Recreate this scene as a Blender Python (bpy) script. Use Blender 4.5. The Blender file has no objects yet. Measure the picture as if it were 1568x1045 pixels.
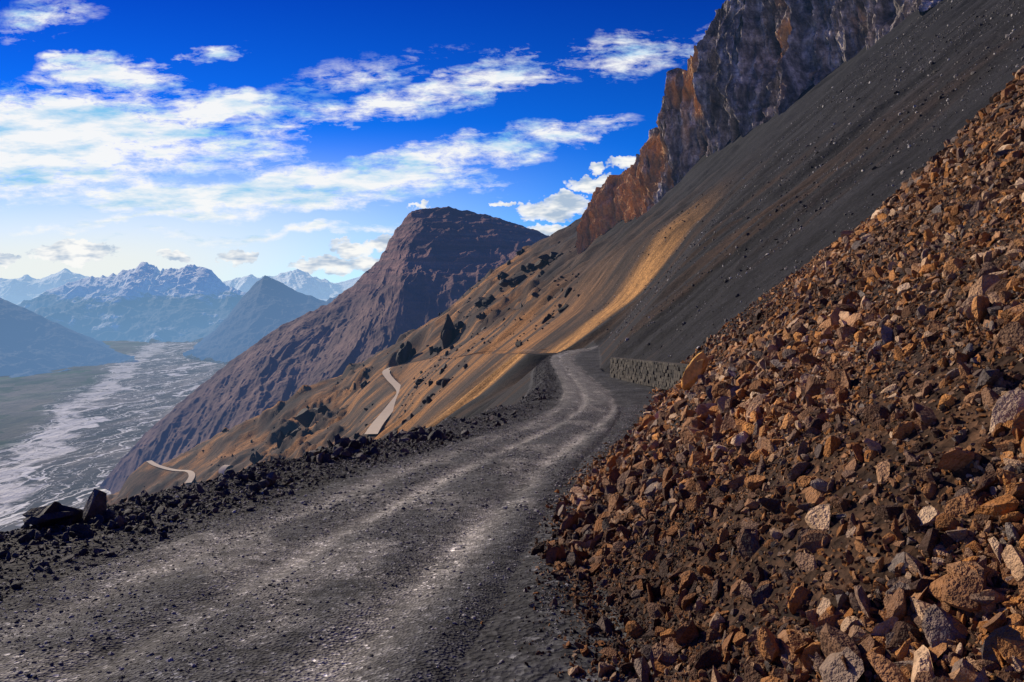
import bpy, math, numpy as np
from mathutils import Vector
rng=np.random.default_rng(7)
sc=bpy.context.scene
PITCH=math.atan(82/1045.0); F0=1045.33
def bear(u,v):
    cx=(u-784)/F0; cz=-(v-522.5)/F0
    y=math.cos(PITCH)+cz*math.sin(PITCH); z=-math.sin(PITCH)+cz*math.cos(PITCH)
    return cx/y, z/y
def P(u,v,d):
    a,b=bear(u,v); return (a*d,d,b*d)
# ---------------- noise ----------------
def _h(ix,iy,iz,seed):
    h=(ix*374761393+iy*668265263+iz*2147483647+seed*1274126177)&0xffffffff
    h=((h^(h>>13))*1274126177)&0xffffffff
    h=((h^(h>>16))*2246822519)&0xffffffff
    return ((h^(h>>13))&0xffffff)/float(0xffffff)
def vn(x,y,z=None,seed=0):
    x=np.asarray(x,float);y=np.asarray(y,float)
    fx=np.floor(x);fy=np.floor(y);ix=fx.astype(np.int64);iy=fy.astype(np.int64)
    tx=x-fx;ty=y-fy;tx=tx*tx*tx*(tx*(tx*6-15)+10);ty=ty*ty*ty*(ty*(ty*6-15)+10)
    def lay(iz):
        a=_h(ix,iy,iz,seed);b=_h(ix+1,iy,iz,seed);c=_h(ix,iy+1,iz,seed);d=_h(ix+1,iy+1,iz,seed)
        return (a+(b-a)*tx)*(1-ty)+(c+(d-c)*tx)*ty
    if z is None: return lay(np.zeros_like(ix))*2-1
    z=np.asarray(z,float)+np.zeros_like(x);fz=np.floor(z);iz=fz.astype(np.int64);tz=z-fz;tz=tz*tz*(3-2*tz)
    return (lay(iz)*(1-tz)+lay(iz+1)*tz)*2-1
def fbm(x,y,z=None,o=4,seed=0,ridge=False):
    s=0;a=1;t=0
    for i in range(o):
        f=2.03**i
        n=vn(x*f,y*f,None if z is None else z*f,seed+i*17)
        if ridge: n=1-2*np.abs(n)
        s=s+n*a;t+=a;a*=.5
    return s/t
def ss(a,b,x):
    t=np.clip((x-a)/(b-a),0,1);return t*t*(3-2*t)
# ---------------- road tables ----------------
Yt=np.arange(-30,260,.25)
def tab(ys,vs,sg=3.0):
    v=np.interp(Yt,ys,vs);k=np.arange(-40,41)*.25;w=np.exp(-(k/sg)**2/2);w/=w.sum()
    e=np.pad(v,40,mode='reflect',reflect_type='odd');return np.convolve(e,w,'valid')
T_xc=tab([-30,-5,0,8,20,25,31,38,45,56,75,100,115,128,140,150],[-8.5,-4.7,-4,-2.8,-.8,.3,1.7,3.6,5.2,6.2,6.7,7.4,8.6,11,15,20])
T_z=tab([-30,0,31,45,56,75,100,125,140,260],[1.8,-2.4,-6.74,-7.9,-8.6,-9.6,-10.9,-12.1,-12.7,-15])
T_hw=tab([0,20,31,45,56,75,140],[2.6,2.7,2.7,2.1,1.9,1.7,1.8])
T_ft=tab([-30,0,5.5,9,16,25,33,45,60,80,140],[1.6,1.3,1.0,.8,1.9,4.3,6.6,9.6,13.2,10.5,18],1.5)
T_bl=tab([0,20,31,45,56,75,140],[5.3,5.9,6.5,5.2,4.0,2.8,2.4])
def tb(T,y): return np.interp(y,Yt,T)
# ---------------- hillside ----------------
def A(x,y): return .824*x+.008*y-19.9
crest=[(140,782,800),(240,722,800),(330,672,800),(400,640,780),(450,615,760),(520,580,720),(600,535,680),(650,500,660),(700,463,650),(750,428,640),(790,402,640),(850,366,660),(900,332,700)]
cps=[P(*c) for c in crest]
cps+= [(p[0],p[1]+170,p[2]-90) for p in cps]+[(p[0],p[1]+500,p[2]-330) for p in cps]
cps+=[P(*c) for c in [(500,640,600),(450,675,560),(380,705,620),(250,735,690),(600,600,500),(560,650,430)]]
for (x,y) in [(12,60),(30,100),(124,200),(84,320),(49,420),(-30,150),(-60,200),(-100,100),(-250,200),(0,250),(150,500),(0,0),(200,0),(-200,0),(-400,300),(-600,500),(30,330),(200,700),(300,1000),(-20,330)]:
    cps.append((x,y,A(x,y)))
C=np.array(cps);S=300.
def phi(r): return np.sqrt(r*r+.03)
D=np.hypot(C[:,None,0]-C[None,:,0],C[:,None,1]-C[None,:,1])/S
n=len(C);K=np.zeros((n+1,n+1));K[:n,:n]=phi(D);K[:n,n]=1;K[n,:n]=1
Wt=np.linalg.solve(K,np.append(C[:,2]-A(C[:,0],C[:,1]),0))
def base(x,y):
    r=np.full(x.shape,Wt[n])
    for i in range(n): r=r+Wt[i]*phi(np.hypot(x-C[i,0],y-C[i,1])/S)
    a=A(x,y)+r*ss(60,220,y)
    a=a-9*np.exp(-((y-150)/16)**2-((x-20)/22)**2)
    return a
def bigF(x,y):
    f=base(x,y)
    fN=tb(T_z,y)+.86*(x-tb(T_ft,y))+.0042*np.clip(x-tb(T_ft,y),0,60)**2
    yy=y+4.5*fbm(x/7,y/9,o=4,seed=5)
    w=1-ss(40,62,yy)
    f=f*(1-w)+fN*w
    rr=np.hypot(x,y)
    f=f+ss(90,400,rr)*(9*fbm(x/90,y/60,o=5,seed=9)+5*fbm(x/60,y/20,o=4,seed=19,ridge=True))
    return f
def hit(u,v,y0=70,y1=1400):
    a,b=bear(u,v);ys=np.geomspace(y0,y1,2500);f=bigF(a*ys,ys)
    k=np.argmax(f>b*ys)
    if not (f>b*ys).any(): k=int(np.argmax(f-b*ys))
    return np.array([a*ys[k],ys[k],f[k]])
def dens(pts,m=8):
    pts=np.array(pts,float);out=[]
    for i in range(len(pts)-1):
        p0=pts[max(i-1,0)];p1=pts[i];p2=pts[i+1];p3=pts[min(i+2,len(pts)-1)]
        for t in np.linspace(0,1,m,endpoint=False):
            out.append(.5*((2*p1)+(-p0+p2)*t+(2*p0-5*p1+4*p2-p3)*t*t+(-p0+3*p1-3*p2+p3)*t**3))
    out.append(pts[-1]);return np.array(out)
far=[ [(608,563),(598,566),(591,572),(598,583),(609,594),(614,604),(604,619),(590,637),(578,652),(568,668)],
      [(228,707),(240,714),(265,721),(288,723),(294,730),(288,741)],
      [(336,748),(343,735),(340,722),(348,714),(358,716)],
      [(835,541),(780,541),(740,543),(700,548),(660,552),(608,563)] ]
froads=[]
for k_,fr in enumerate(far):
    hp=[hit(*p) for p in fr]
    if k_<3:
        # smooth grade: depth along the track follows a straight fit of the slope it crosses
        dd_=np.array([h[1] for h in hp]);ix=np.arange(len(hp));c_=np.polyfit(ix,dd_,1)
        hp=[P(p[0],p[1],float(np.polyval(c_,i))) for i,p in enumerate(fr)]
        q=dens(hp,8)
    else:
        q=dens(hp,8);zz=q[:,2].copy()
        for _ in range(12): zz[1:-1]=(zz[:-2]+zz[2:]+2*zz[1:-1])/4
        q[:,2]=zz
    froads.append(q)
def H(x,y,detail=True):
    x=np.asarray(x,float);y=np.asarray(y,float)
    f=bigF(x,y)
    if detail:
        sc_=ss(.0,2.,x-tb(T_ft,y))
        f=f+sc_*(.28*fbm(x/3.5,y/3.5,o=4,seed=31)+.8*fbm(x/14,y/11,o=3,seed=33))*(1+ss(40,100,y)*.3)
        rk=ss(60,90,y)*(1-ss(170,260,y))
        f=f+rk*1.8*fbm(x/50,y/5,o=4,seed=35)
        fr_=ss(200,300,y)*(1-ss(5,25,x))
        nd=np.full(x.shape,1e9)
        mm=(y>200)&(y<900)&(x>-450)&(x<60)
        if mm.any():
            xm,ym=x[mm],y[mm];b_=np.full(xm.shape,1e9)
            for q in froads:
                for i in range(0,len(q),5): b_=np.minimum(b_,np.hypot((xm-q[i,0]),(ym-q[i,1])*.35))
            nd[mm]=b_
        oc=np.clip(fbm(x/28,y/24,o=5,seed=37)-.24,0,1)
        f=f+fr_*oc*24*ss(12,40,nd)
    o=x-tb(T_xc,y);z=tb(T_z,y)
    L=tb(T_bl,y);R=np.maximum(tb(T_ft,y)-tb(T_xc,y),tb(T_hw,y)+.6)
    dd=np.where(o>0,np.maximum(0,o-R),np.maximum(0,-o-L))
    act=(y<150)
    nz=.08*fbm(x/1.2,y/1.2,o=4,seed=41)
    hw=tb(T_hw,y)
    sh=ss(0,1.,np.abs(o)-hw)
    bermh=np.where(o<0,ss(hw+.6,L-.6,-o)*(.04+(.42-.2*ss(35,60,y))*np.clip(fbm(x/2.6,y/3.2,o=3,seed=43)+.05,0,1)),.05*sh)
    zz=z+bermh+nz*sh-.03*(1-sh)
    fade=1-ss(136,152,y)
    g=np.clip(f,zz-.85*dd,zz+1.15*dd)
    f=np.where(act,f*(1-fade)+g*fade,f)
    for q in froads:
        m=(x>q[:,0].min()-40)&(x<q[:,0].max()+40)&(y>q[:,1].min()-40)&(y<q[:,1].max()+40)
        if not m.any(): continue
        xm=x[m];ym=y[m];bd=np.full(xm.shape,1e9);bz=np.zeros(xm.shape)
        for i in range(len(q)-1):
            p0=q[i];d=q[i+1]-q[i];l2=d[0]**2+d[1]**2+1e-9
            t=np.clip(((xm-p0[0])*d[0]+(ym-p0[1])*d[1])/l2,0,1)
            ds=np.hypot(xm-p0[0]-t*d[0],ym-p0[1]-t*d[1])
            c=ds<bd;bd[c]=ds[c];bz[c]=(p0[2]+t*d[2])[c]
        dd2=np.maximum(0,bd-4.2);kk=1-ss(20,36,bd)
        f[m]=f[m]*(1-kk)+kk*np.clip(f[m],bz-.9*dd2,bz+.75*dd2)
    return np.maximum(f,-730)
# ---------------- mesh helper ----------------
def grid(name,X,Y,Z,mat,col=None,smooth=True):
    nu,nv=X.shape
    co=np.stack([X,Y,Z],-1).reshape(-1,3)
    i=np.arange(nu*nv).reshape(nu,nv)
    q=np.stack([i[:-1,:-1],i[1:,:-1],i[1:,1:],i[:-1,1:]],-1).reshape(-1,4)
    me=bpy.data.meshes.new(name);me.vertices.add(len(co));me.vertices.foreach_set('co',co.ravel())
    me.loops.add(q.size);me.loops.foreach_set('vertex_index',q.ravel().astype(np.int32))
    me.polygons.add(len(q));me.polygons.foreach_set('loop_start',(np.arange(len(q))*4).astype(np.int32))
    me.update(calc_edges=True)
    me.polygons.foreach_set('use_smooth',np.full(len(q),smooth))
    if col is not None:
        ca=me.color_attributes.new('Col','FLOAT_COLOR','POINT')
        c4=np.ones((len(co),4));c4[:,:3]=col.reshape(-1,3);ca.data.foreach_set('color',c4.ravel())
    me.materials.append(mat);me.update()
    ob=bpy.data.objects.new(name,me);sc.collection.objects.link(ob);return ob
# ---------------- material helper ----------------
class NT:
    def __init__(s,name):
        s.m=bpy.data.materials.new(name);s.m.use_nodes=True;s.t=s.m.node_tree;s.t.nodes.clear()
    def n(s,ty,props=None,**ins):
        nd=s.t.nodes.new(ty)
        for k,v in (props or {}).items(): setattr(nd,k,v)
        for k,v in ins.items():
            key=int(k[1:]) if k[0]=='i' and k[1:].isdigit() else k.replace('_',' ')
            sk=nd.inputs[key]
            if isinstance(v,bpy.types.NodeSocket): s.t.links.new(v,sk)
            else: sk.default_value=v
        return nd
    def math(s,op,a,b=0.,c=False): return s.n('ShaderNodeMath',{'operation':op,'use_clamp':c},i0=a,i1=b).outputs[0]
    def mad(s,a,b,c): return s.n('ShaderNodeMath',{'operation':'MULTIPLY_ADD'},i0=a,i1=b,i2=c).outputs[0]
    def mix(s,f,a,b,bt='MIX'): 
        nd=s.n('ShaderNodeMix',{'data_type':'RGBA','blend_type':bt});
        for i,v in ((0,f),(6,a),(7,b)):
            if isinstance(v,bpy.types.NodeSocket): s.t.links.new(v,nd.inputs[i])
            else: nd.inputs[i].default_value=v if i==0 else (*v,1)
        return nd.outputs[2]
    def ramp(s,f,pts,interp='LINEAR'):
        nd=s.n('ShaderNodeValToRGB',Fac=f);cr=nd.color_ramp;cr.interpolation=interp
        while len(cr.elements)<len(pts): cr.elements.new(.5)
        for e,(p,c) in zip(cr.elements,pts):
            e.position=p;e.color=(*c,1) if isinstance(c,tuple) else (c,c,c,1)
        return nd.outputs[0]
    def mr(s,v,a,b,smooth=False): return s.n('ShaderNodeMapRange',{'interpolation_type':'SMOOTHSTEP' if smooth else 'LINEAR'},i0=v,i1=float(a),i2=float(b)).outputs[0]
    def noise(s,vec,scale,det=4,rough=.6,dist=0): return s.n('ShaderNodeTexNoise',Vector=vec,Scale=scale,Detail=det,Roughness=rough,Distortion=dist).outputs[0]
    def mp(s,vec,sc_=(1,1,1),loc=(0,0,0),rot=(0,0,0)): return s.n('ShaderNodeMapping',Vector=vec,Location=loc,Rotation=rot,Scale=sc_).outputs[0]
    def pos(s): return s.n('ShaderNodeNewGeometry').outputs['Position']
    def bump(s,h,dist,st=1.,nrm=None):
        nd=s.n('ShaderNodeBump',Height=h,Distance=dist,Strength=st)
        if nrm: s.t.links.new(nrm,nd.inputs['Normal'])
        return nd.outputs[0]
    def out(s,col,rough=.9,nrm=None,haze=0,hz=(.10,.22,.42),spec=.25,low=0.):
        b=s.n('ShaderNodeBsdfPrincipled',Roughness=rough)
        b.inputs['Specular IOR Level'].default_value=spec
        if isinstance(col,bpy.types.NodeSocket): s.t.links.new(col,b.inputs['Base Color'])
        else: b.inputs['Base Color'].default_value=(*col,1)
        if nrm: s.t.links.new(nrm,b.inputs['Normal'])
        o=s.n('ShaderNodeOutputMaterial');sh=b.outputs[0]
        if haze:  # aerial haze painted into the material: emission mixed in with distance from origin
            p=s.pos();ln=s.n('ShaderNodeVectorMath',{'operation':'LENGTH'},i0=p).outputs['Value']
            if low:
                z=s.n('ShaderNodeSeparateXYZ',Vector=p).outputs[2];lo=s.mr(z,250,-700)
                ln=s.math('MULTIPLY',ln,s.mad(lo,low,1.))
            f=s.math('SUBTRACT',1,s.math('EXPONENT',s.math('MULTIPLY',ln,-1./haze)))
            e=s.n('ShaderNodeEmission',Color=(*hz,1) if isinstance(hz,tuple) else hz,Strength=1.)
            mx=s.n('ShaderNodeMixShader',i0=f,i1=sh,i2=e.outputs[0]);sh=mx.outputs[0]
        s.t.links.new(sh,o.inputs[0]);return s.m
def groundmat(name,road):
    g=NT(name);p=g.pos()
    col=g.n('ShaderNodeAttribute',{'attribute_name':'Col'}).outputs[0]
    n1=g.noise(p,9 if not road else 6,4,.72);n2=g.noise(p,1.3,4,.65)
    f1=g.ramp(n1,[(.25,.35),(.5,.9),(.75,1.9)]);f2=g.ramp(n2,[(.3,.6 if not road else .65),(.7,1.5)])
    c=g.mix(1,g.mix(1,col,f1,'MULTIPLY'),f2,'MULTIPLY')
    if not road:
        n3=g.noise(g.mp(p,(.05,.35,.1)),1.,4,.65);c=g.mix(1,c,g.ramp(n3,[(.3,.4),(.7,1.7)]),'MULTIPLY')
    vo=g.n('ShaderNodeTexVoronoi',Vector=p,Scale=30. if road else 14.)
    vr=g.n('ShaderNodeSeparateColor',Color=vo.outputs['Color']).outputs[0]
    c=g.mix(1,c,g.ramp(vr,[(0,.5),(.8,1.1),(.93,1.4),(1,3.2)]),'MULTIPLY')
    h=g.mad(vo.outputs[0],.022 if road else .03,g.mad(n1,.035,g.math('MULTIPLY',n2,.10 if road else .3)))
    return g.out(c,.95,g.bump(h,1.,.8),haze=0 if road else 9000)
MG=groundmat('hillside_ground',False);MRD=groundmat('gravel_road',True)
def rockmat(name,pts,haze=0,vs=6.,patch=False):
    g=NT(name);r=g.n('ShaderNodeObjectInfo').outputs['Random'];p=g.n('ShaderNodeTexCoord').outputs['Object']
    c=g.ramp(r,pts);n=g.noise(p,2.2,3,.65);
    c=g.mix(1,c,g.ramp(n,[(.3,.6),(.7,1.4)]),'MULTIPLY')
    c=g.mix(g.ramp(n,[(.58,0.),(.70,.35)]),c,(.14,.13,.12))
    if patch:
        w=g.pos();z=g.n('ShaderNodeSeparateXYZ',Vector=w).outputs[2]
        k=g.math('ADD',g.noise(w,.13,3,.6),g.math('MULTIPLY',g.mr(z,-3.,14.),-.15))
        c=g.mix(1,c,g.ramp(k,[(.30,(.30,.26,.25)),(.44,(.78,.73,.70)),(.60,(1.2,1.15,1.1))]),'MULTIPLY')
    return g.out(c,.8,g.bump(g.noise(p,vs,2,.6),.08,.6),haze=haze,spec=.3)
MR=rockmat('scree_rock',[(0,(.05,.026,.017)),(.16,(.13,.060,.025)),(.32,(.46,.195,.045)),(.42,(.22,.20,.18)),(.54,(.60,.27,.065)),(.70,(.10,.085,.08)),(.84,(.36,.17,.06)),(1,(.70,.52,.34))],patch=True)
MD=rockmat('dark_rock',[(0,(.025,.026,.029)),(.5,(.055,.055,.058)),(.85,(.11,.10,.095)),(1,(.2,.17,.15))])
ML=rockmat('gravel_rock',[(0,(.05,.052,.056)),(.4,(.12,.12,.125)),(.75,(.28,.275,.27)),(1,(.56,.54,.52))])
MS=rockmat('slope_stone',[(0,(.03,.028,.028)),(.5,(.08,.075,.072)),(.8,(.22,.20,.19)),(1,(.55,.52,.48))])
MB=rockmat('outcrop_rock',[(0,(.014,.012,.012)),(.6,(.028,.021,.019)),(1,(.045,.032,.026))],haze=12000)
MO=rockmat('orange_boulder_rock',[(0,(.80,.44,.11)),(1,(.80,.44,.11))])
# ---------------- rock shapes ----------------
import bmesh
def rockmesh(name,mat,seed,sub=2,cuts=12,lo=.5,hi=.85,sc3=(1,.8,.6)):
    r=np.random.default_rng(seed);bm=bmesh.new();bmesh.ops.create_icosphere(bm,subdivisions=sub,radius=1)
    V=np.array([v.co[:] for v in bm.verts])
    for _ in range(cuts):
        d=r.normal(size=3);d/=np.linalg.norm(d);k=r.uniform(lo,hi);t=V@d-k;t=np.clip(t,0,None);V-=t[:,None]*d
    V*=np.array(sc3)*r.uniform(.75,1.25,3)
    V+=r.normal(size=V.shape)*.008
    for v,q in zip(bm.verts,V): v.co=q
    me=bpy.data.meshes.new(name);bm.to_mesh(me);bm.free();me.materials.append(mat);return me
def rockcoll(name,mat,seed,k=7,**kw):
    c=bpy.data.collections.new(name)
    for i in range(k):
        o=bpy.data.objects.new(name+'_stone_%d'%i,rockmesh(name+'_stone_%d'%i,mat,seed+i,**kw));c.objects.link(o)
    return c
def scatter(name,coll,pts,scl,tilt=3.14):
    N=len(pts);me=bpy.data.meshes.new(name);me.vertices.add(N);me.vertices.foreach_set('co',pts.astype(np.float32).ravel())
    ro=np.stack([rng.uniform(-tilt,tilt,N),rng.uniform(-tilt,tilt,N),rng.uniform(0,6.28,N)],1)
    a=me.attributes.new('rot','FLOAT_VECTOR','POINT');a.data.foreach_set('vector',ro.ravel())
    a=me.attributes.new('scl','FLOAT','POINT');a.data.foreach_set('value',scl)
    ob=bpy.data.objects.new(name,me);sc.collection.objects.link(ob)
    t=bpy.data.node_groups.new(name,'GeometryNodeTree')
    t.interface.new_socket('Geometry',in_out='INPUT',socket_type='NodeSocketGeometry');t.interface.new_socket('Geometry',in_out='OUTPUT',socket_type='NodeSocketGeometry')
    gi=t.nodes.new('NodeGroupInput');go=t.nodes.new('NodeGroupOutput');io=t.nodes.new('GeometryNodeInstanceOnPoints')
    ci=t.nodes.new('GeometryNodeCollectionInfo');ci.inputs['Collection'].default_value=coll;ci.inputs['Separate Children'].default_value=True;ci.inputs['Reset Children'].default_value=True
    ar=t.nodes.new('GeometryNodeInputNamedAttribute');ar.data_type='FLOAT_VECTOR';ar.inputs[0].default_value='rot'
    as_=t.nodes.new('GeometryNodeInputNamedAttribute');as_.data_type='FLOAT';as_.inputs[0].default_value='scl'
    e=t.nodes.new('FunctionNodeEulerToRotation');L=t.links.new
    L(gi.outputs[0],io.inputs['Points']);L(ci.outputs[0],io.inputs['Instance']);io.inputs['Pick Instance'].default_value=True
    L(ar.outputs[0],e.inputs[0]);L(e.outputs[0],io.inputs['Rotation']);L(as_.outputs[0],io.inputs['Scale']);L(io.outputs[0],go.inputs[0])
    md=ob.modifiers.new('scatter','NODES');md.node_group=t;return ob
# ---------------- hillside mesh ----------------
nb,nr=1150,1100
th=np.radians(np.linspace(-72,64,nb));rr=np.geomspace(1.6,1500,nr)
TH,RR=np.meshgrid(th,rr,indexing='ij');X=RR*np.sin(TH);Y=RR*np.cos(TH)
Z=H(X.ravel(),Y.ravel()).reshape(X.shape)
def lerp(a,b,w): return a*(1-w[...,None])+b*w[...,None]
def c3(*c): return np.array(c,float)
def ground_col(X,Y):
    o=X-tb(T_xc,Y);hw=tb(T_hw,Y);L=tb(T_bl,Y)
    nA=fbm(X/30,Y/12,o=4,seed=51);nB=fbm(X/4,Y/4,o=4,seed=53)
    yy=Y+6*fbm(X/30,Y/8,o=4,seed=55)
    dk=c3(.0135,.0135,.0155)
    col=np.zeros(X.shape+(3,))+dk
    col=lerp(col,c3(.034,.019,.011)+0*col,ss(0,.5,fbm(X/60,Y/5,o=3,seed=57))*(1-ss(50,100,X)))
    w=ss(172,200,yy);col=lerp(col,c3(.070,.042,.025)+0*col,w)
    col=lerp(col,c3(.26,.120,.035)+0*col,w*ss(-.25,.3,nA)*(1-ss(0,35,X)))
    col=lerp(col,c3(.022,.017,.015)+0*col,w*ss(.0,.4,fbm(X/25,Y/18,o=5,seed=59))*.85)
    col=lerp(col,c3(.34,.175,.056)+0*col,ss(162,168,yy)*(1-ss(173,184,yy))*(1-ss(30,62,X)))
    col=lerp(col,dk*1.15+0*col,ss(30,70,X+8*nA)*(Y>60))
    near=(1-ss(46,58,Y+2*nB))
    scr=near*ss(-.3,.5,X-tb(T_ft,Y))
    cs=lerp(c3(.022,.014,.010)+0*col,c3(.050,.025,.012)+0*col,ss(-.3,.4,nB))
    col=lerp(col,cs,scr)
    bench=(Y<150)&(o>-L-2)&(X<tb(T_ft,Y)+.1)
    col=lerp(col,c3(.044,.045,.048)+0*col,bench*1.)
    ed=hw+.45*fbm(X/1.5,Y/2.5,o=4,seed=61)
    rw=(1-ss(-.5,.35,np.abs(o)-ed))*(Y<143)
    t=np.exp(-((o-1.75)/.32)**2)+.8*np.exp(-((o+.35)/.30)**2)+.6*np.exp(-((o+1.8)/.36)**2)
    t=np.clip(t*(.85+1.1*fbm(X/.9,Y/3,o=4,seed=63)),0,1.2)
    t=np.maximum(t,.45*ss(.05,.4,fbm(X/1.1+Y*.1,Y/2.2,o=5,seed=64)))
    cr=lerp(c3(.072,.074,.078)+0*col,c3(.31,.295,.275)+0*col,t)
    cr=lerp(cr,c3(.22,.21,.20)+0*cr,ss(30,60,Y)*.5)
    col=lerp(col,cr,rw)
    return col
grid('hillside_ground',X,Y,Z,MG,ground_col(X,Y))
ys=np.concatenate([np.arange(-3,40,.05),np.arange(40,142,.25)]);os_=np.linspace(-1.15,1.15,110)
YY,OO=np.meshgrid(ys,os_,indexing='ij');hw=tb(T_hw,YY);XX=tb(T_xc,YY)+OO*hw
o=OO*hw
def roadz(o,hw,X,Y): return tb(T_z,Y)+.05-.13*ss(.9,1.12,np.abs(o/hw))-.07*np.exp(-((o-1.75)/.35)**2)-.06*np.exp(-((o+.35)/.32)**2)-.04*np.exp(-((o+1.8)/.32)**2)+.05*fbm(X/.9,Y/1.1,o=6,seed=71)
grid('gravel_road',XX,YY,roadz(o,hw,XX,YY),MRD,ground_col(XX,YY))
g=NT('dirt_track');MT=g.out(g.mix(g.noise(g.pos(),.4),(.48,.40,.31),(.65,.56,.45)),.95,haze=9000)
for k,q in enumerate(froads):
    t=np.gradient(q[:,:2],axis=0);t/=np.linalg.norm(t,axis=1)[:,None]+1e-9;nn=np.stack([-t[:,1],t[:,0]],1)
    w=(2.9 if k<3 else .9);s=np.linspace(-w,w,5)
    Xq=q[:,0][:,None]+nn[:,0][:,None]*s;Yq=q[:,1][:,None]+nn[:,1][:,None]*s;Zq=np.repeat(q[:,2][:,None]+.9,5,1)
    grid('dirt_track',Xq,Yq,Zq,MT)
# ---------------- cliff ----------------
bs=[(898,386,425),(925,372,410),(960,350,388),(1010,318,352),(1060,285,320),(1120,245,292),(1180,200,268),(1250,150,240),(1340,80,218),(1430,0,200),(1568,-110,180)]
tp=[(902,345,432),(925,285,425),(960,250,405),(1005,232,372),(1045,130,345),(1095,40,322),(1140,5,300),(1230,-90,280),(1330,-200,260),(1450,-330,240),(1600,-450,220)]
B=np.array([P(*q) for q in bs]);T=np.array([P(*q) for q in tp])
nu,nv=1300,330;s=np.linspace(0,1,nu)
ar=np.insert(np.cumsum(np.linalg.norm(np.diff(B,axis=0),axis=1)),0,0);sk=ar/ar[-1]
Bi=np.stack([np.interp(s,sk,B[:,i]) for i in range(3)],1);Ti=np.stack([np.interp(s,sk,T[:,i]) for i in range(3)],1)
sm=s*ar[-1]
Ti[:,2]+=7*fbm(sm/14,sm*0,o=4,seed=81)+4*np.sign(vn(sm/5,sm*0,seed=85))*np.abs(vn(sm/5,sm*0,seed=86))
Bi[:,2]-=14
t=np.linspace(0,1,nv)
G=Bi[:,None,:]*(1-t[None,:,None])+Ti[:,None,:]*t[None,:,None]
nrm=np.array([-.93,-.37,0.])
zc=G[...,2];sc2=np.repeat(sm[:,None],nv,1)
wob=2.5*fbm(sc2/20,zc/20,o=3,seed=87)
d=11*fbm((sc2+wob)/38,zc/160,o=3,seed=88,ridge=True)+9*fbm((sc2+wob)/12,zc/95,o=3,seed=89,ridge=True)+5*fbm((sc2+wob)/4,zc/32,o=4,seed=90,ridge=True)
st=zc/9+1.5*fbm(sc2/40,zc/40,o=2,seed=92);d+=.7*(ss(.35,.6,st-np.floor(st))-.5)+.9*fbm(sc2/2.2,zc/4.5,o=3,seed=93)
d=d*(1-.45*ss(.75,1,t))[None,:]
fade=ss(0,.02,s)[:,None]
G[...,0]+=nrm[0]*d*fade;G[...,1]+=nrm[1]*d*fade
top=G[:,-1:,:]; bk=[top+np.array([k*6.,k*3.,-k*1.5])+np.array([0,0,1.])*(2*fbm(sc2[:,:1]/6+k,zc[:,:1]*0,o=3))[...,None] for k in range(1,8)]
G=np.concatenate([G]+bk,1)
cap=[G[:1]+np.array([k*5.,k*6.,0.]) for k in (5,4,3,2,1)]
G=np.concatenate(cap+[G],0)
g=NT('cliff_rock');p=g.pos();sx=g.n('ShaderNodeSeparateXYZ',Vector=p)
nv1=g.noise(g.mp(p,(.22,.22,.03)),1,5,.65);nv2=g.noise(p,.5,5,.7);nh=g.noise(g.mp(p,(.01,.01,.22)),1,3,.6,.3)
c=g.ramp(nv1,[(.3,(.055,.048,.048)),(.44,(.15,.13,.12)),(.54,(.30,.26,.235)),(.66,(.62,.54,.48))])
c=g.mix(1,c,g.ramp(nh,[(.3,.65),(.7,1.3)]),'MULTIPLY');c=g.mix(1,c,g.ramp(nv2,[(.3,.45),(.7,1.6)]),'MULTIPLY')
yf=g.mr(sx.outputs[1],290.,380.)
om=g.math('MULTIPLY',g.ramp(g.math('ADD',g.noise(g.mp(p,(.05,.05,.03)),1,3),g.math('MULTIPLY',yf,.26)),[(.62,0.),(.74,1.)]),.8)
c=g.mix(om,c,g.mix(nv2,(.30,.12,.04),(.95,.55,.20)))
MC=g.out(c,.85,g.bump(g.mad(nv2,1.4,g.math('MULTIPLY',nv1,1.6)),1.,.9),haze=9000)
grid('rock_cliff',G[...,0],G[...,1],G[...,2],MC,smooth=False)
# ---------------- lofts ----------------
def loft(name,rows,nu,nv,mat,amp,s1,s2,seed,strat=0,crest=.12):
    R=[];uu=np.linspace(0,1,nu)
    for r in rows:
        r=np.array(r);k=np.linspace(0,1,len(r));R.append(np.stack([np.interp(uu,k,r[:,i]) for i in range(3)],1))
    G=[]
    for i in range(len(R)-1):
        m=nv[i]
        for t in np.linspace(0,1,m,endpoint=False): G.append(R[i]*(1-t)+R[i+1]*t)
    G.append(R[-1]);G=np.stack(G,1)
    G0=G.copy();x,y,z=G0[...,0],G0[...,1],G0[...,2]
    xw=x+s1*.25*fbm(x/s1*1.3,y/s1*1.3,o=3,seed=seed+9)
    n1=fbm(xw/s1,y/s2,o=6,seed=seed,ridge=True);n2=fbm(x/s1*3,y/s1*3,z/s1*3,o=5,seed=seed+5,ridge=True)
    j=np.arange(G.shape[1]);dist=np.minimum(1,crest+np.abs(j-nv[0])/float(nv[1])*1.6)[None,:]
    G[...,2]+=amp*(n1-.1)*dist+amp*.2*n2
    if strat:
        q=z/strat+2*fbm(x/500,y/500,o=2);G[...,1]-=amp*.22*ss(.3,.7,q-np.floor(q))*ss(-100,60,z)
    return grid(name,G[...,0],G[...,1],G[...,2],mat)
g=NT('peak_rock');p=g.pos();sx=g.n('ShaderNodeSeparateXYZ',Vector=p)
n1=g.noise(p,.008,5,.6);nh=g.noise(g.mp(p,(.002,.002,.06),rot=(0,.12,0)),1,4,.6)
c=g.ramp(n1,[(.3,(.085,.055,.044)),(.55,(.18,.115,.085)),(.75,(.28,.18,.13))])
hi=g.mr(sx.outputs[2],-120.,100.)
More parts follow.
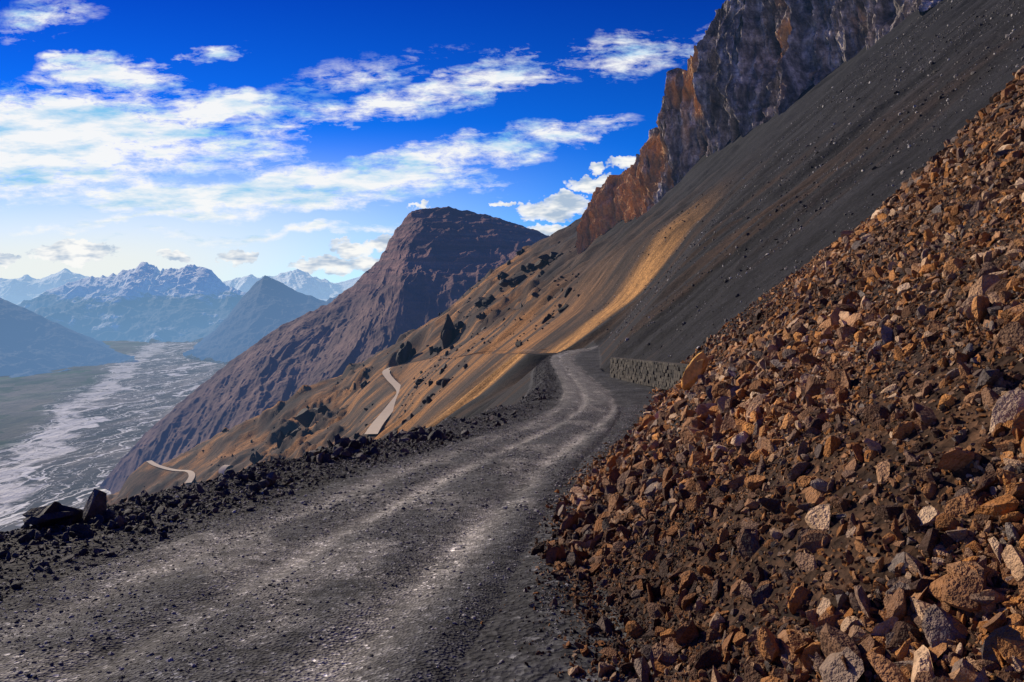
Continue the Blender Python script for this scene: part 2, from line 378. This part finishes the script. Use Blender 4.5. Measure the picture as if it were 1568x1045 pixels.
c=g.mix(g.math('MULTIPLY',hi,.75),c,g.ramp(nh,[(.35,(.05,.028,.038)),(.5,(.16,.072,.066)),(.65,(.30,.16,.13))]))
n5=g.noise(p,.05,5,.7);c=g.mix(1,c,g.ramp(n5,[(.3,.65),(.7,1.35)]),'MULTIPLY')
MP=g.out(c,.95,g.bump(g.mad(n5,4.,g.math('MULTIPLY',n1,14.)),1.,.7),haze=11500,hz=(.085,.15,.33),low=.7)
R0=[(150,752,2350),(185,702,2380),(250,642,2450),(330,574,2520),(390,530,2560),(440,497,2600),(500,468,2640),(545,437,2680),(580,402,2720),(605,358,2750),(630,328,2770),(680,318,2800),(740,330,2800),(800,350,2780),(860,372,2750),(950,400,2700)]
R1=[(165,775,2250),(230,730,2150),(290,695,2100),(350,665,2050),(400,640,2000),(450,610,2000),(500,570,2000),(550,530,2050),(590,490,2100),(620,455,2150),(650,440,2200),(700,430,2200),(750,420,2200),(800,415,2200),(860,420,2200),(950,440,2200)]
r0=[P(*q) for q in R0];r1=[P(*q) for q in R1];rb=[(q[0]+100,q[1]+700,q[2]-550) for q in r0];r2=[(q[0]-60,q[1]-500,q[2]-420) for q in r1]
loft('mountain_peak',[rb,r0,r1,r2],800,[60,280,120],MP,58,210,600,101,strat=45)
def fm(name,base_c,snow,haze,hz,seed,low=.5,th=(.50,.59)):
    g=NT(name);p=g.pos();sx=g.n('ShaderNodeSeparateXYZ',Vector=p)
    nn=g.noise(g.mp(p,(.0022,.0022,.004)),1,6,.7)
    c=g.mix(nn,base_c,tuple(k*2.2 for k in base_c))
    if snow:
        h=g.mr(sx.outputs[2],snow[0],snow[1])
        f=g.ramp(g.math('ADD',g.math('MULTIPLY',h,.5),g.math('MULTIPLY',nn,.8)),[(th[0],0.),(th[1],1.)])
        c=g.mix(f,c,(.97,.97,.97))
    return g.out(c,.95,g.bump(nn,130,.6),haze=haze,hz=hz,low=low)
def vd(v): return 700*1045/(v-440.)
def rng_(name,sky,foot,nu,mat,amp,s,seed,back=1500,jag=1.):
    a=[P(*q) for q in sky];f=[P(u,v,vd(v)) for u,v in foot]
    a0=np.array(a);k=np.linspace(0,1,len(a0));uu=np.linspace(0,1,160);a=np.stack([np.interp(uu,k,a0[:,i]) for i in range(3)],1)
    a[:,2]+=amp*.45*jag*fbm(uu*len(a0)*1.1,uu*0,o=5,seed=seed+3,ridge=True)-amp*.1
    a=[tuple(q) for q in a]
    b=[(q[0],q[1]+back,q[2]-amp*5) for q in a];f=[(q[0],q[1],q[2]-20) for q in f]
    m=[]
    for i,q in enumerate(a):
        t=i/(len(a)-1)*(len(f)-1);k=min(int(t),len(f)-2);w=t-k;ff=np.array(f[k])*(1-w)+np.array(f[k+1])*w
        mm=np.array(q)*.45+ff*.55;mm[2]-=.08*(q[2]-ff[2]);m.append(tuple(mm))
    loft(name,[b,a,m,f],nu,[30,120,80],mat,amp,s,s*1.6,seed,crest=.15)
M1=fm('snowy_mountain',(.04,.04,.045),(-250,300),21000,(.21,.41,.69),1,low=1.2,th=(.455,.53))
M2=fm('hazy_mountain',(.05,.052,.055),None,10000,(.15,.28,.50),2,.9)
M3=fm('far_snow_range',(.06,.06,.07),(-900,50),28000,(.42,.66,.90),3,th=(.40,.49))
rng_('far_mountain_range',[(-200,434,21000),(-50,432,21000),(0,426,21000),(40,420,21000),(62,430,21000),(100,413,21000),(130,426,21000),(180,436,21000),(300,436,21000),(360,430,21000),(385,419,21000),(405,428,21000),(440,417,21000),(462,415,21000),(490,423,21000),(515,433,21000),(560,426,21000),(640,428,21000),(760,436,21000)],[(-200,480),(300,480),(760,480)],700,M3,260,1700,201)
rng_('snowy_mountain_range',[(-60,500,13500),(10,485,13500),(60,457,13500),(100,440,13300),(140,424,13200),(180,420,13200),(205,408,13000),(225,400,13000),(245,415,13000),(265,412,13000),(290,404,13000),(320,416,13000),(345,430,12800),(365,443,12500),(400,460,12200),(440,490,12000),(480,505,12000)],[(-60,535),(100,528),(250,524),(480,524)],800,M1,230,1100,221)
rng_('hazy_mountain_ridge',[(285,540,8000),(330,506,8200),(360,470,8500),(385,441,8600),(405,423,8700),(430,433,8700),(460,447,8700),(500,460,8700),(530,445,8800),(560,427,8900),(620,412,9000),(700,420,9000)],[(280,548),(330,556),(400,562),(500,562),(700,562)],600,M2,110,600,241,back=1200,jag=.5)
rng_('hazy_mountain_ridge',[(-220,410,7000),(-100,428,7000),(0,456,7000),(60,481,6900),(110,509,6800),(150,527,6700),(205,549,6600)],[(-220,600),(-100,590),(0,582),(60,575),(110,567),(150,560),(208,553)],500,M2,90,500,261,back=1200,jag=.5)
# ---------------- valley ----------------
g=NT('river_valley');p=g.pos()
w=g.n('ShaderNodeTexNoise',Vector=p,Scale=.0022,Detail=5.,Roughness=.62)
pw=g.n('ShaderNodeVectorMath',{'operation':'ADD'},i0=p,i1=g.n('ShaderNodeVectorMath',{'operation':'SCALE'},i0=w.outputs['Color'],Scale=560.).outputs[0]).outputs[0]
def chan(sx_,sy_,th_,k,ro=-32):
    m=g.mp(pw,(sx_,sy_,0),rot=(0,0,math.radians(ro)))
    n=g.noise(m,1,2.5,.5);a=g.math('ABSOLUTE',g.math('SUBTRACT',n,.5));return g.ramp(a,[(0,k),(th_*.6,k*.8),(th_,0.)])
ch=g.mix(1,chan(.0035,.0008,.015,1.),chan(.008,.0019,.010,.9,-20),'LIGHTEN');ch=g.mix(1,ch,chan(.017,.007,.010,.6,-45),'LIGHTEN')
sx=g.n('ShaderNodeSeparateXYZ',Vector=pw)
ln=g.math('ADD',sx.outputs[0],g.math('ADD',g.math('MULTIPLY',sx.outputs[1],.42),620.))
fp=g.mr(ln,-60.,60.)
fn=g.noise(g.mp(p,(.004,.0013,0),rot=(0,0,-.5)),1,7,.72)
rim=g.math('MULTIPLY',g.math('MULTIPLY',g.mr(g.math('ABSOLUTE',g.math('SUBTRACT',ln,170.)),120.,70.),.85),g.mr(g.noise(pw,.008,4,.7),.40,.50))
fc=g.ramp(fn,[(.32,(.045,.044,.043)),(.47,(.10,.092,.085)),(.58,(.20,.18,.165)),(.70,(.44,.41,.38))])
fc=g.mix(g.n('ShaderNodeSeparateColor',Color=ch).outputs[0],fc,(.95,.95,.93))
fc=g.mix(rim,fc,(.85,.84,.82))
tn=g.noise(p,.0022,7,.7);tn2=g.n('ShaderNodeTexVoronoi',Vector=g.mp(pw,(.006,.003,0)),Scale=1.)
tc=g.ramp(tn,[(.34,(.045,.042,.035)),(.46,(.10,.11,.055)),(.52,(.22,.20,.16)),(.62,(.34,.30,.26)),(.75,(.12,.10,.08))])
tc=g.mix(.5,tc,g.ramp(g.n('ShaderNodeSeparateColor',Color=tn2.outputs['Color']).outputs[0],[(0,(.06,.10,.035)),(.4,(.16,.15,.12)),(.8,(.24,.21,.17)),(.9,(.04,.15,.025))],'CONSTANT'))
c=g.mix(fp,tc,fc)
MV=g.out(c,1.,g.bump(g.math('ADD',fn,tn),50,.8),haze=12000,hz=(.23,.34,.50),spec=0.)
vx=np.linspace(-30000,30000,121);vy=np.linspace(-2000,45000,121);VX,VY=np.meshgrid(vx,vy,indexing='ij')
grid('river_valley_ground',VX,VY,np.full(VX.shape,-700.),MV)
# ---------------- rock scatter ----------------
def put(x,y,s,sink=.25):
    z=H(x,y);return np.stack([x,y,z+s*(.45-sink)],1)
def par(N,lo,hi,a): return np.minimum(lo*(1-rng.random(N))**(-1./a),hi*rng.uniform(.6,1,N))
CR=rockcoll('scree_rocks_set',MR,300,14,cuts=7,lo=.25,hi=.62,sc3=(1.15,.85,.6));CD=rockcoll('dark_rocks_set',MD,340,7,cuts=9,lo=.35,hi=.75);CL=rockcoll('gravel_set',ML,380,6,sub=1,cuts=8,sc3=(1,.8,.45));CS=rockcoll('slope_stones_set',MS,420,6,sub=1,cuts=8);CB=rockcoll('outcrop_set',MB,460,6,cuts=9,lo=.35,hi=.75)
def polar(N,r0,r1,t0,t1):
    r=np.sqrt(rng.uniform(r0*r0,r1*r1,N));t=np.radians(rng.uniform(t0,t1,N));return r*np.sin(t),r*np.cos(t)
PX=[];SX=[]
for N,r0,r1,lo,hi,a in [(100000,2,10,.013,.16,2.15),(140000,8,26,.025,.22,2.25),(170000,24,66,.050,.42,2.35)]:
    x,y=polar(N,r0,r1,-5,56);s=par(N,lo,hi,a)
    edge=x-tb(T_ft,y)+rng.normal(size=N)*.25
    k=(edge>-.15)&(y<60)&(y>1)
    cl=fbm(x/2.5,y/2.5,o=3,seed=77);k&=(cl>-.30)|(rng.random(N)<.4)
    big=fbm(x/3.5,y/3.5,o=2,seed=79);s=s*(1+.5*np.clip(big,-.6,1))
    x,y,s=x[k],y[k],s[k];PX.append(put(x,y,s));SX.append(s)
N=4000;y=rng.uniform(4,40,N);x=tb(T_ft,y)-np.abs(rng.normal(size=N))*.4;s=par(N,.012,.08,2);PX.append(put(x,y,s));SX.append(s)
scatter('scree_rocks',CR,np.concatenate(PX),np.concatenate(SX))
PX=[];SX=[]
for N,y0,y1,lo,hi in [(60000,3,12,.006,.04),(60000,12,45,.011,.07)]:
    y=rng.uniform(y0,y1,N);o=rng.uniform(-6.,3.5,N);x=tb(T_xc,y)+o;s=par(N,lo,hi,2.1)
    k=(x<tb(T_ft,y)+.2);tr=np.exp(-((o-1.75)/.3)**2)+np.exp(-((o+.35)/.3)**2);k&=rng.random(N)>tr*.8
    k&=(fbm(x/1.1,y/2.2,o=3,seed=3)>-.05)|(rng.random(N)<.25)
    x,y,s,o=x[k],y[k],s[k],o[k];pz=put(x,y,s,.3);h=tb(T_hw,y);ins=np.abs(o)<h*1.05
    pz[:,2]=np.where(ins,np.maximum(pz[:,2],roadz(o,h,x,y)+s*.12),pz[:,2]);PX.append(pz);SX.append(s)
scatter('road_gravel',CL,np.concatenate(PX),np.concatenate(SX),tilt=.5)
PX=[];SX=[]
for N,y0,y1,lo,hi in [(30000,4,30,.014,.12),(16000,30,140,.020,.15)]:
    y=rng.uniform(y0,y1,N);L=tb(T_bl,y);hw=tb(T_hw,y);o=-hw-.1-(L-hw+1.5)*rng.beta(1.5,1.1,N);x=tb(T_xc,y)+o;s=par(N,lo,hi,2.2)
    PX.append(put(x,y,s));SX.append(s)
for (u,v,m,sp,smx) in [(115,800,4,.30,.58),(120,812,25,.9,.2),(200,790,30,1.2,.14),(300,765,40,1.4,.15),(370,735,30,1.0,.24),(530,688,120,1.6,.34),(650,672,110,1.8,.38),(745,645,60,2.,.3),(815,605,50,3,.3)]:
    a,b=bear(u,v);ysq=np.linspace(4,90,2000);hh=H(a*ysq,ysq);k=np.argmax(hh>b*ysq) if (hh>b*ysq).any() else int(np.argmax(hh-b*ysq))
    x=a*ysq[k]+rng.normal(size=m)*sp*.5;y=ysq[k]+rng.normal(size=m)*sp;s=par(m,.08 if smx<.45 else .26,smx,1.3);ok=(tb(T_xc,y)-x)>tb(T_hw,y)+.5
    PX.append(put(x[ok],y[ok],s[ok],.1));SX.append(s[ok])
scatter('roadside_rocks',CD,np.concatenate(PX),np.concatenate(SX))
N=60000;x=rng.uniform(5,140,N);y=rng.uniform(58,190,N);s=par(N,.05,.36,2.3)
k=(x>tb(T_ft,y)+2)&(fbm(x/30,y/7,o=3,seed=8)>-.12)&(rng.random(N)<.15+x/80.);x,y,s=x[k],y[k],s[k]
scatter('slope_stones',CS,put(x,y,s),s)
N=2600;y=rng.uniform(215,760,N);x=rng.uniform(-.55,.10,N)*y;s=par(N,.5,3.6,1.7);cl=fbm(x/35,y/35,o=3,seed=67)
k=(cl>.12)|(rng.random(N)<.05)
for q in froads:
    for i in range(0,len(q),4): k&=np.hypot(x-q[i,0],(y-q[i,1])*.25)>7
x,y,s=x[k],y[k],s[k];scatter('hillside_boulders',CB,put(x,y,s,.2),s)
# ---------------- outcrops / boulders ----------------
def boulder(name,w,h,mat,seed,n=5,hx=None,lean=0.):
    c=np.array(hx);ob=bpy.data.meshes.new(name);bm=bmesh.new();r=np.random.default_rng(seed)
    for i in range(n):
        me=rockmesh('tmp',mat,seed*10+i,sub=3,cuts=18,lo=.4,hi=.75,sc3=(1,1,1));k=.5+.5*r.random() if i else 1.
        off=Vector((r.uniform(-.8,.8)*w if i else 0,r.uniform(-.4,.4)*w if i else 0,-(h*.15 if i else 0)))
        sub=bmesh.new();sub.from_mesh(me);bpy.data.meshes.remove(me)
        for v in sub.verts: v.co=Vector((v.co.x*w*.5*k+lean*v.co.z*h*.6,v.co.y*w*.5*k,v.co.z*h*.75*k))+off
        tm=bpy.data.meshes.new('t');sub.to_mesh(tm);sub.free();bm.from_mesh(tm);bpy.data.meshes.remove(tm)
    bm.to_mesh(ob);bm.free();ob.materials.append(mat);o=bpy.data.objects.new(name,ob);o.location=(c[0],c[1],c[2]+h*.15);sc.collection.objects.link(o);return o
for i,(u,v,wp,hp) in enumerate([(685,518,38,48),(617,550,30,34),(455,674,40,34),(490,638,38,26),(557,594,22,20),(850,396,40,14),(835,405,22,13),(795,432,36,16),(750,465,30,14),(738,468,22,12),(815,412,22,12),(800,388,12,9),(770,425,16,12),(740,485,14,10),(530,600,12,8),(395,705,18,16),(668,537,16,11),(705,500,16,11),(640,575,10,7)]):
    c=hit(u,v);k=c[1]/1045;boulder('rock_outcrop',wp*k*.85,hp*k,MB,500+i,hx=c,n=6)
a,b=bear(1066,588);yq=np.linspace(15,60,2000);hh=H(a*yq,yq);k=int(np.argmax(hh>b*yq)) if (hh>b*yq).any() else int(np.argmax(hh-b*yq))
yk=yq[k];boulder('orange_boulder',yk*.040,yk*.052,MO,620,n=3,hx=(a*yk,yk,hh[k]+yk*.008),lean=.5)
# ---------------- dry stone wall ----------------
bm=bmesh.new();r=np.random.default_rng(5)
p0=np.array([10.7,71.]);p1=np.array([13.9,52.]);Lw=np.linalg.norm(p1-p0);dr=(p1-p0)/Lw;nn=np.array([-dr[1],dr[0]])
z0,z1=float(tb(T_z,71.))-.1,float(tb(T_z,52.))+.2
zh=0
while zh<2.1:
    hh=r.uniform(.2,.32);s_=r.uniform(-.2,0)
    while s_<Lw:
        lw=r.uniform(.3,.75);cx=p0+dr*(s_+lw/2);zb=z0+(z1-z0)*(s_/Lw)+zh;jit=r.uniform(-.05,.05)
        ret=bmesh.ops.create_cube(bm,size=1);vs=ret['verts']
        for v in vs:
            a=v.co.x*(lw-.01)+r.uniform(-.02,.02);b_=v.co.y*.8+jit+r.uniform(-.03,.03);c_=(v.co.z+.5)*(hh+.005)+r.uniform(-.015,.015)
            v.co=Vector((cx[0]+dr[0]*a+nn[0]*b_,cx[1]+dr[1]*a+nn[1]*b_,zb+c_))
        s_+=lw
    zh+=hh
me=bpy.data.meshes.new('dry_stone_wall')
bmesh.ops.bevel(bm,geom=list(bm.edges),offset=.02,segments=1,affect='EDGES')
bm.to_mesh(me);bm.free()
g=NT('dry_stone');p=g.pos();vo=g.n('ShaderNodeTexVoronoi',Vector=p,Scale=1.8)
c=g.mix(g.n('ShaderNodeSeparateColor',Color=vo.outputs['Color']).outputs[0],(.035,.034,.032),(.11,.098,.08))
me.materials.append(g.out(c,.9,g.bump(g.noise(p,12,4),.03,.8)));sc.collection.objects.link(bpy.data.objects.new('dry_stone_wall',me))
# ---------------- world ----------------
SAZ,SEL=-50.,26.
w=bpy.data.worlds.new('World');sc.world=w;w.use_nodes=True
class WT(NT):
    def __init__(s,t): s.t=t
t=w.node_tree;t.nodes.clear();g=WT(t)
sky=g.n('ShaderNodeTexSky',{'sky_type':'NISHITA','sun_disc':False,'sun_elevation':math.radians(SEL),'sun_rotation':math.radians(SAZ%360),'altitude':4000.,'air_density':1.0,'dust_density':.3,'ozone_density':2.})
tc=g.n('ShaderNodeTexCoord').outputs['Generated'];sp=g.n('ShaderNodeSeparateXYZ',Vector=tc)
yy=g.math('MAXIMUM',sp.outputs[1],.05);aa=g.math('DIVIDE',sp.outputs[0],yy);bb=g.math('DIVIDE',sp.outputs[2],yy)
tint=g.ramp(g.mr(bb,0.,.45),[(0,(.16,.66,1.05)),(.45,(.02,.36,1.)),(1,(.005,.14,.74))])
skyc=g.mix(1,sky.outputs[0],tint,'MULTIPLY');skyc=g.mix(1,skyc,(1.45,1.45,1.45),'MULTIPLY')
ab=g.n('ShaderNodeCombineXYZ',X=aa,Y=bb).outputs[0]
wn=g.n('ShaderNodeTexNoise',Vector=ab,Scale=7.,Detail=5.,Roughness=.6)
wv=g.n('ShaderNodeVectorMath',{'operation':'SCALE'},i0=g.n('ShaderNodeVectorMath',{'operation':'SUBTRACT'},i0=wn.outputs['Color'],i1=(.5,.5,.5)).outputs[0],Scale=.09).outputs[0]
abw=g.n('ShaderNodeVectorMath',{'operation':'ADD'},i0=ab,i1=wv).outputs[0]
def blob(u,v,ru,rv,ang,vec):
    a,b=bear(u,v);m=g.n('ShaderNodeMapping',{'vector_type':'TEXTURE'},Vector=vec,Location=(a,b,0),Rotation=(0,0,math.radians(ang)),Scale=(ru/1045.,rv/1045.,1))
    ln=g.n('ShaderNodeVectorMath',{'operation':'LENGTH'},i0=m.outputs[0]).outputs['Value']
    return g.math('SUBTRACT',1.,ln,True)
def acc(lst,vec):
    r=None
    for (u,v,ru,rv,an,k) in lst:
        b=g.math('MULTIPLY',blob(u,v,ru,rv,an,vec),k);r=b if r is None else g.math('MAXIMUM',r,b)
    return r
streak=acc([(40,215,420,110,4,1.8),(230,225,330,60,-8,1.1),(340,165,180,40,0,1.3),(170,118,150,40,-4,1.4),(330,72,80,18,10,1.2),
 (560,170,340,36,14,.95),(780,115,320,38,14,.9),(960,85,190,36,12,.75),(330,297,420,30,0,1.5),(560,277,320,36,8,1.4),(760,222,240,34,10,1.2),(640,290,200,18,0,.9),(240,328,260,12,6,1.2),(420,352,330,12,3,.9),(70,20,110,40,10,.5),(100,85,60,14,-5,1.),(560,115,200,40,10,.4)],abw)
rt=(0,0,math.radians(-10))
ns=g.noise(g.mp(ab,(4.5,24,1),rot=rt),1.,7,.66,.4);nf=g.noise(g.mp(ab,(26,70,1),rot=rt),1.,5,.7,.3)
den=g.math('ADD',g.math('MULTIPLY',streak,.62),g.math('ADD',g.math('MULTIPLY',g.math('SUBTRACT',ns,.5),2.1),g.math('MULTIPLY',g.math('SUBTRACT',nf,.5),1.4)))
den=g.math('MULTIPLY',den,g.mr(streak,0.,.30))
m1=g.ramp(den,[(.05,0.),(.28,.38),(.58,.97)])
wn2=g.n('ShaderNodeTexNoise',Vector=ab,Scale=24.,Detail=4.,Roughness=.65)
wv2=g.n('ShaderNodeVectorMath',{'operation':'SCALE'},i0=g.n('ShaderNodeVectorMath',{'operation':'SUBTRACT'},i0=wn2.outputs['Color'],i1=(.5,.5,.5)).outputs[0],Scale=.045).outputs[0]
abp=g.n('ShaderNodeVectorMath',{'operation':'ADD'},i0=ab,i1=wv2).outputs[0]
puff=acc([(850,318,75,22,4,1.2),(865,307,40,18,0,1.),(905,279,46,17,3,1.2),(965,247,42,15,5,1.),(915,257,20,10,0,1.),(850,352,55,13,-3,1.),(110,390,85,16,0,1.2),(130,380,40,16,0,1.2),(540,380,42,17,0,1.2),(585,374,40,14,0,1.),(365,395,36,15,0,1.2),(270,390,32,10,0,1.),(500,408,70,16,0,1.),(560,402,50,15,0,1.),(768,307,28,6,0,.8),(640,318,24,5,0,.7),(10,395,30,10,0,.9)],abp)
np_=g.noise(g.mp(ab,(34,52,1)),1.,5,.68)
pd=g.math('ADD',puff,g.math('MULTIPLY',g.math('SUBTRACT',np_,.5),1.5));pd=g.math('MULTIPLY',pd,g.mr(puff,0.,.15))
m2=g.ramp(pd,[(.14,0.),(.30,.8),(.6,1.)])
ed=g.mr(bb,.24,.03,True);lf=g.mr(aa,.25,-.60,True)
hm=g.math('MULTIPLY',g.math('MULTIPLY',ed,lf),.98)
c=g.mix(hm,skyc,(8.6,8.9,8.6))
cc=g.ramp(g.noise(g.mp(ab,(7,30,1),loc=(.3,.1,0),rot=rt),1.,5,.62),[(.33,(.26,.60,.92)),(.54,(.97,.98,1.))])
cc=g.mix(1,cc,(9.7,9.7,9.5),'MULTIPLY')
c=g.mix(g.n('ShaderNodeSeparateColor',Color=m1).outputs[0],c,cc)
pc=g.mix(g.mr(g.noise(g.mp(ab,(20,60,1),loc=(0,.1,0)),1.,3,.6),.38,.58),(4.2,5.3,6.8),(9.6,9.6,9.4))
c=g.mix(g.n('ShaderNodeSeparateColor',Color=m2).outputs[0],c,pc)
bg=g.n('ShaderNodeBackground',Color=c,Strength=.1);o=g.n('ShaderNodeOutputWorld');t.links.new(bg.outputs[0],o.inputs[0])
# ---------------- sun, camera ----------------
sl=bpy.data.lights.new('sun','SUN');sl.energy=5.;sl.angle=math.radians(.5);sl.color=(1,.85,.64)
so=bpy.data.objects.new('sun',sl);sc.collection.objects.link(so)
dv=Vector((math.sin(math.radians(SAZ))*math.cos(math.radians(SEL)),math.cos(math.radians(SAZ))*math.cos(math.radians(SEL)),math.sin(math.radians(SEL))))
so.rotation_euler=dv.to_track_quat('Z','Y').to_euler()
cd=bpy.data.cameras.new('camera');co=bpy.data.objects.new('camera',cd);sc.collection.objects.link(co);sc.camera=co
cd.sensor_width=36;cd.lens=24;cd.clip_start=.1;cd.clip_end=80000
co.rotation_euler=(math.pi/2-PITCH,0,0)
sc.view_settings.view_transform='Standard';sc.view_settings.look='None';sc.view_settings.exposure=0
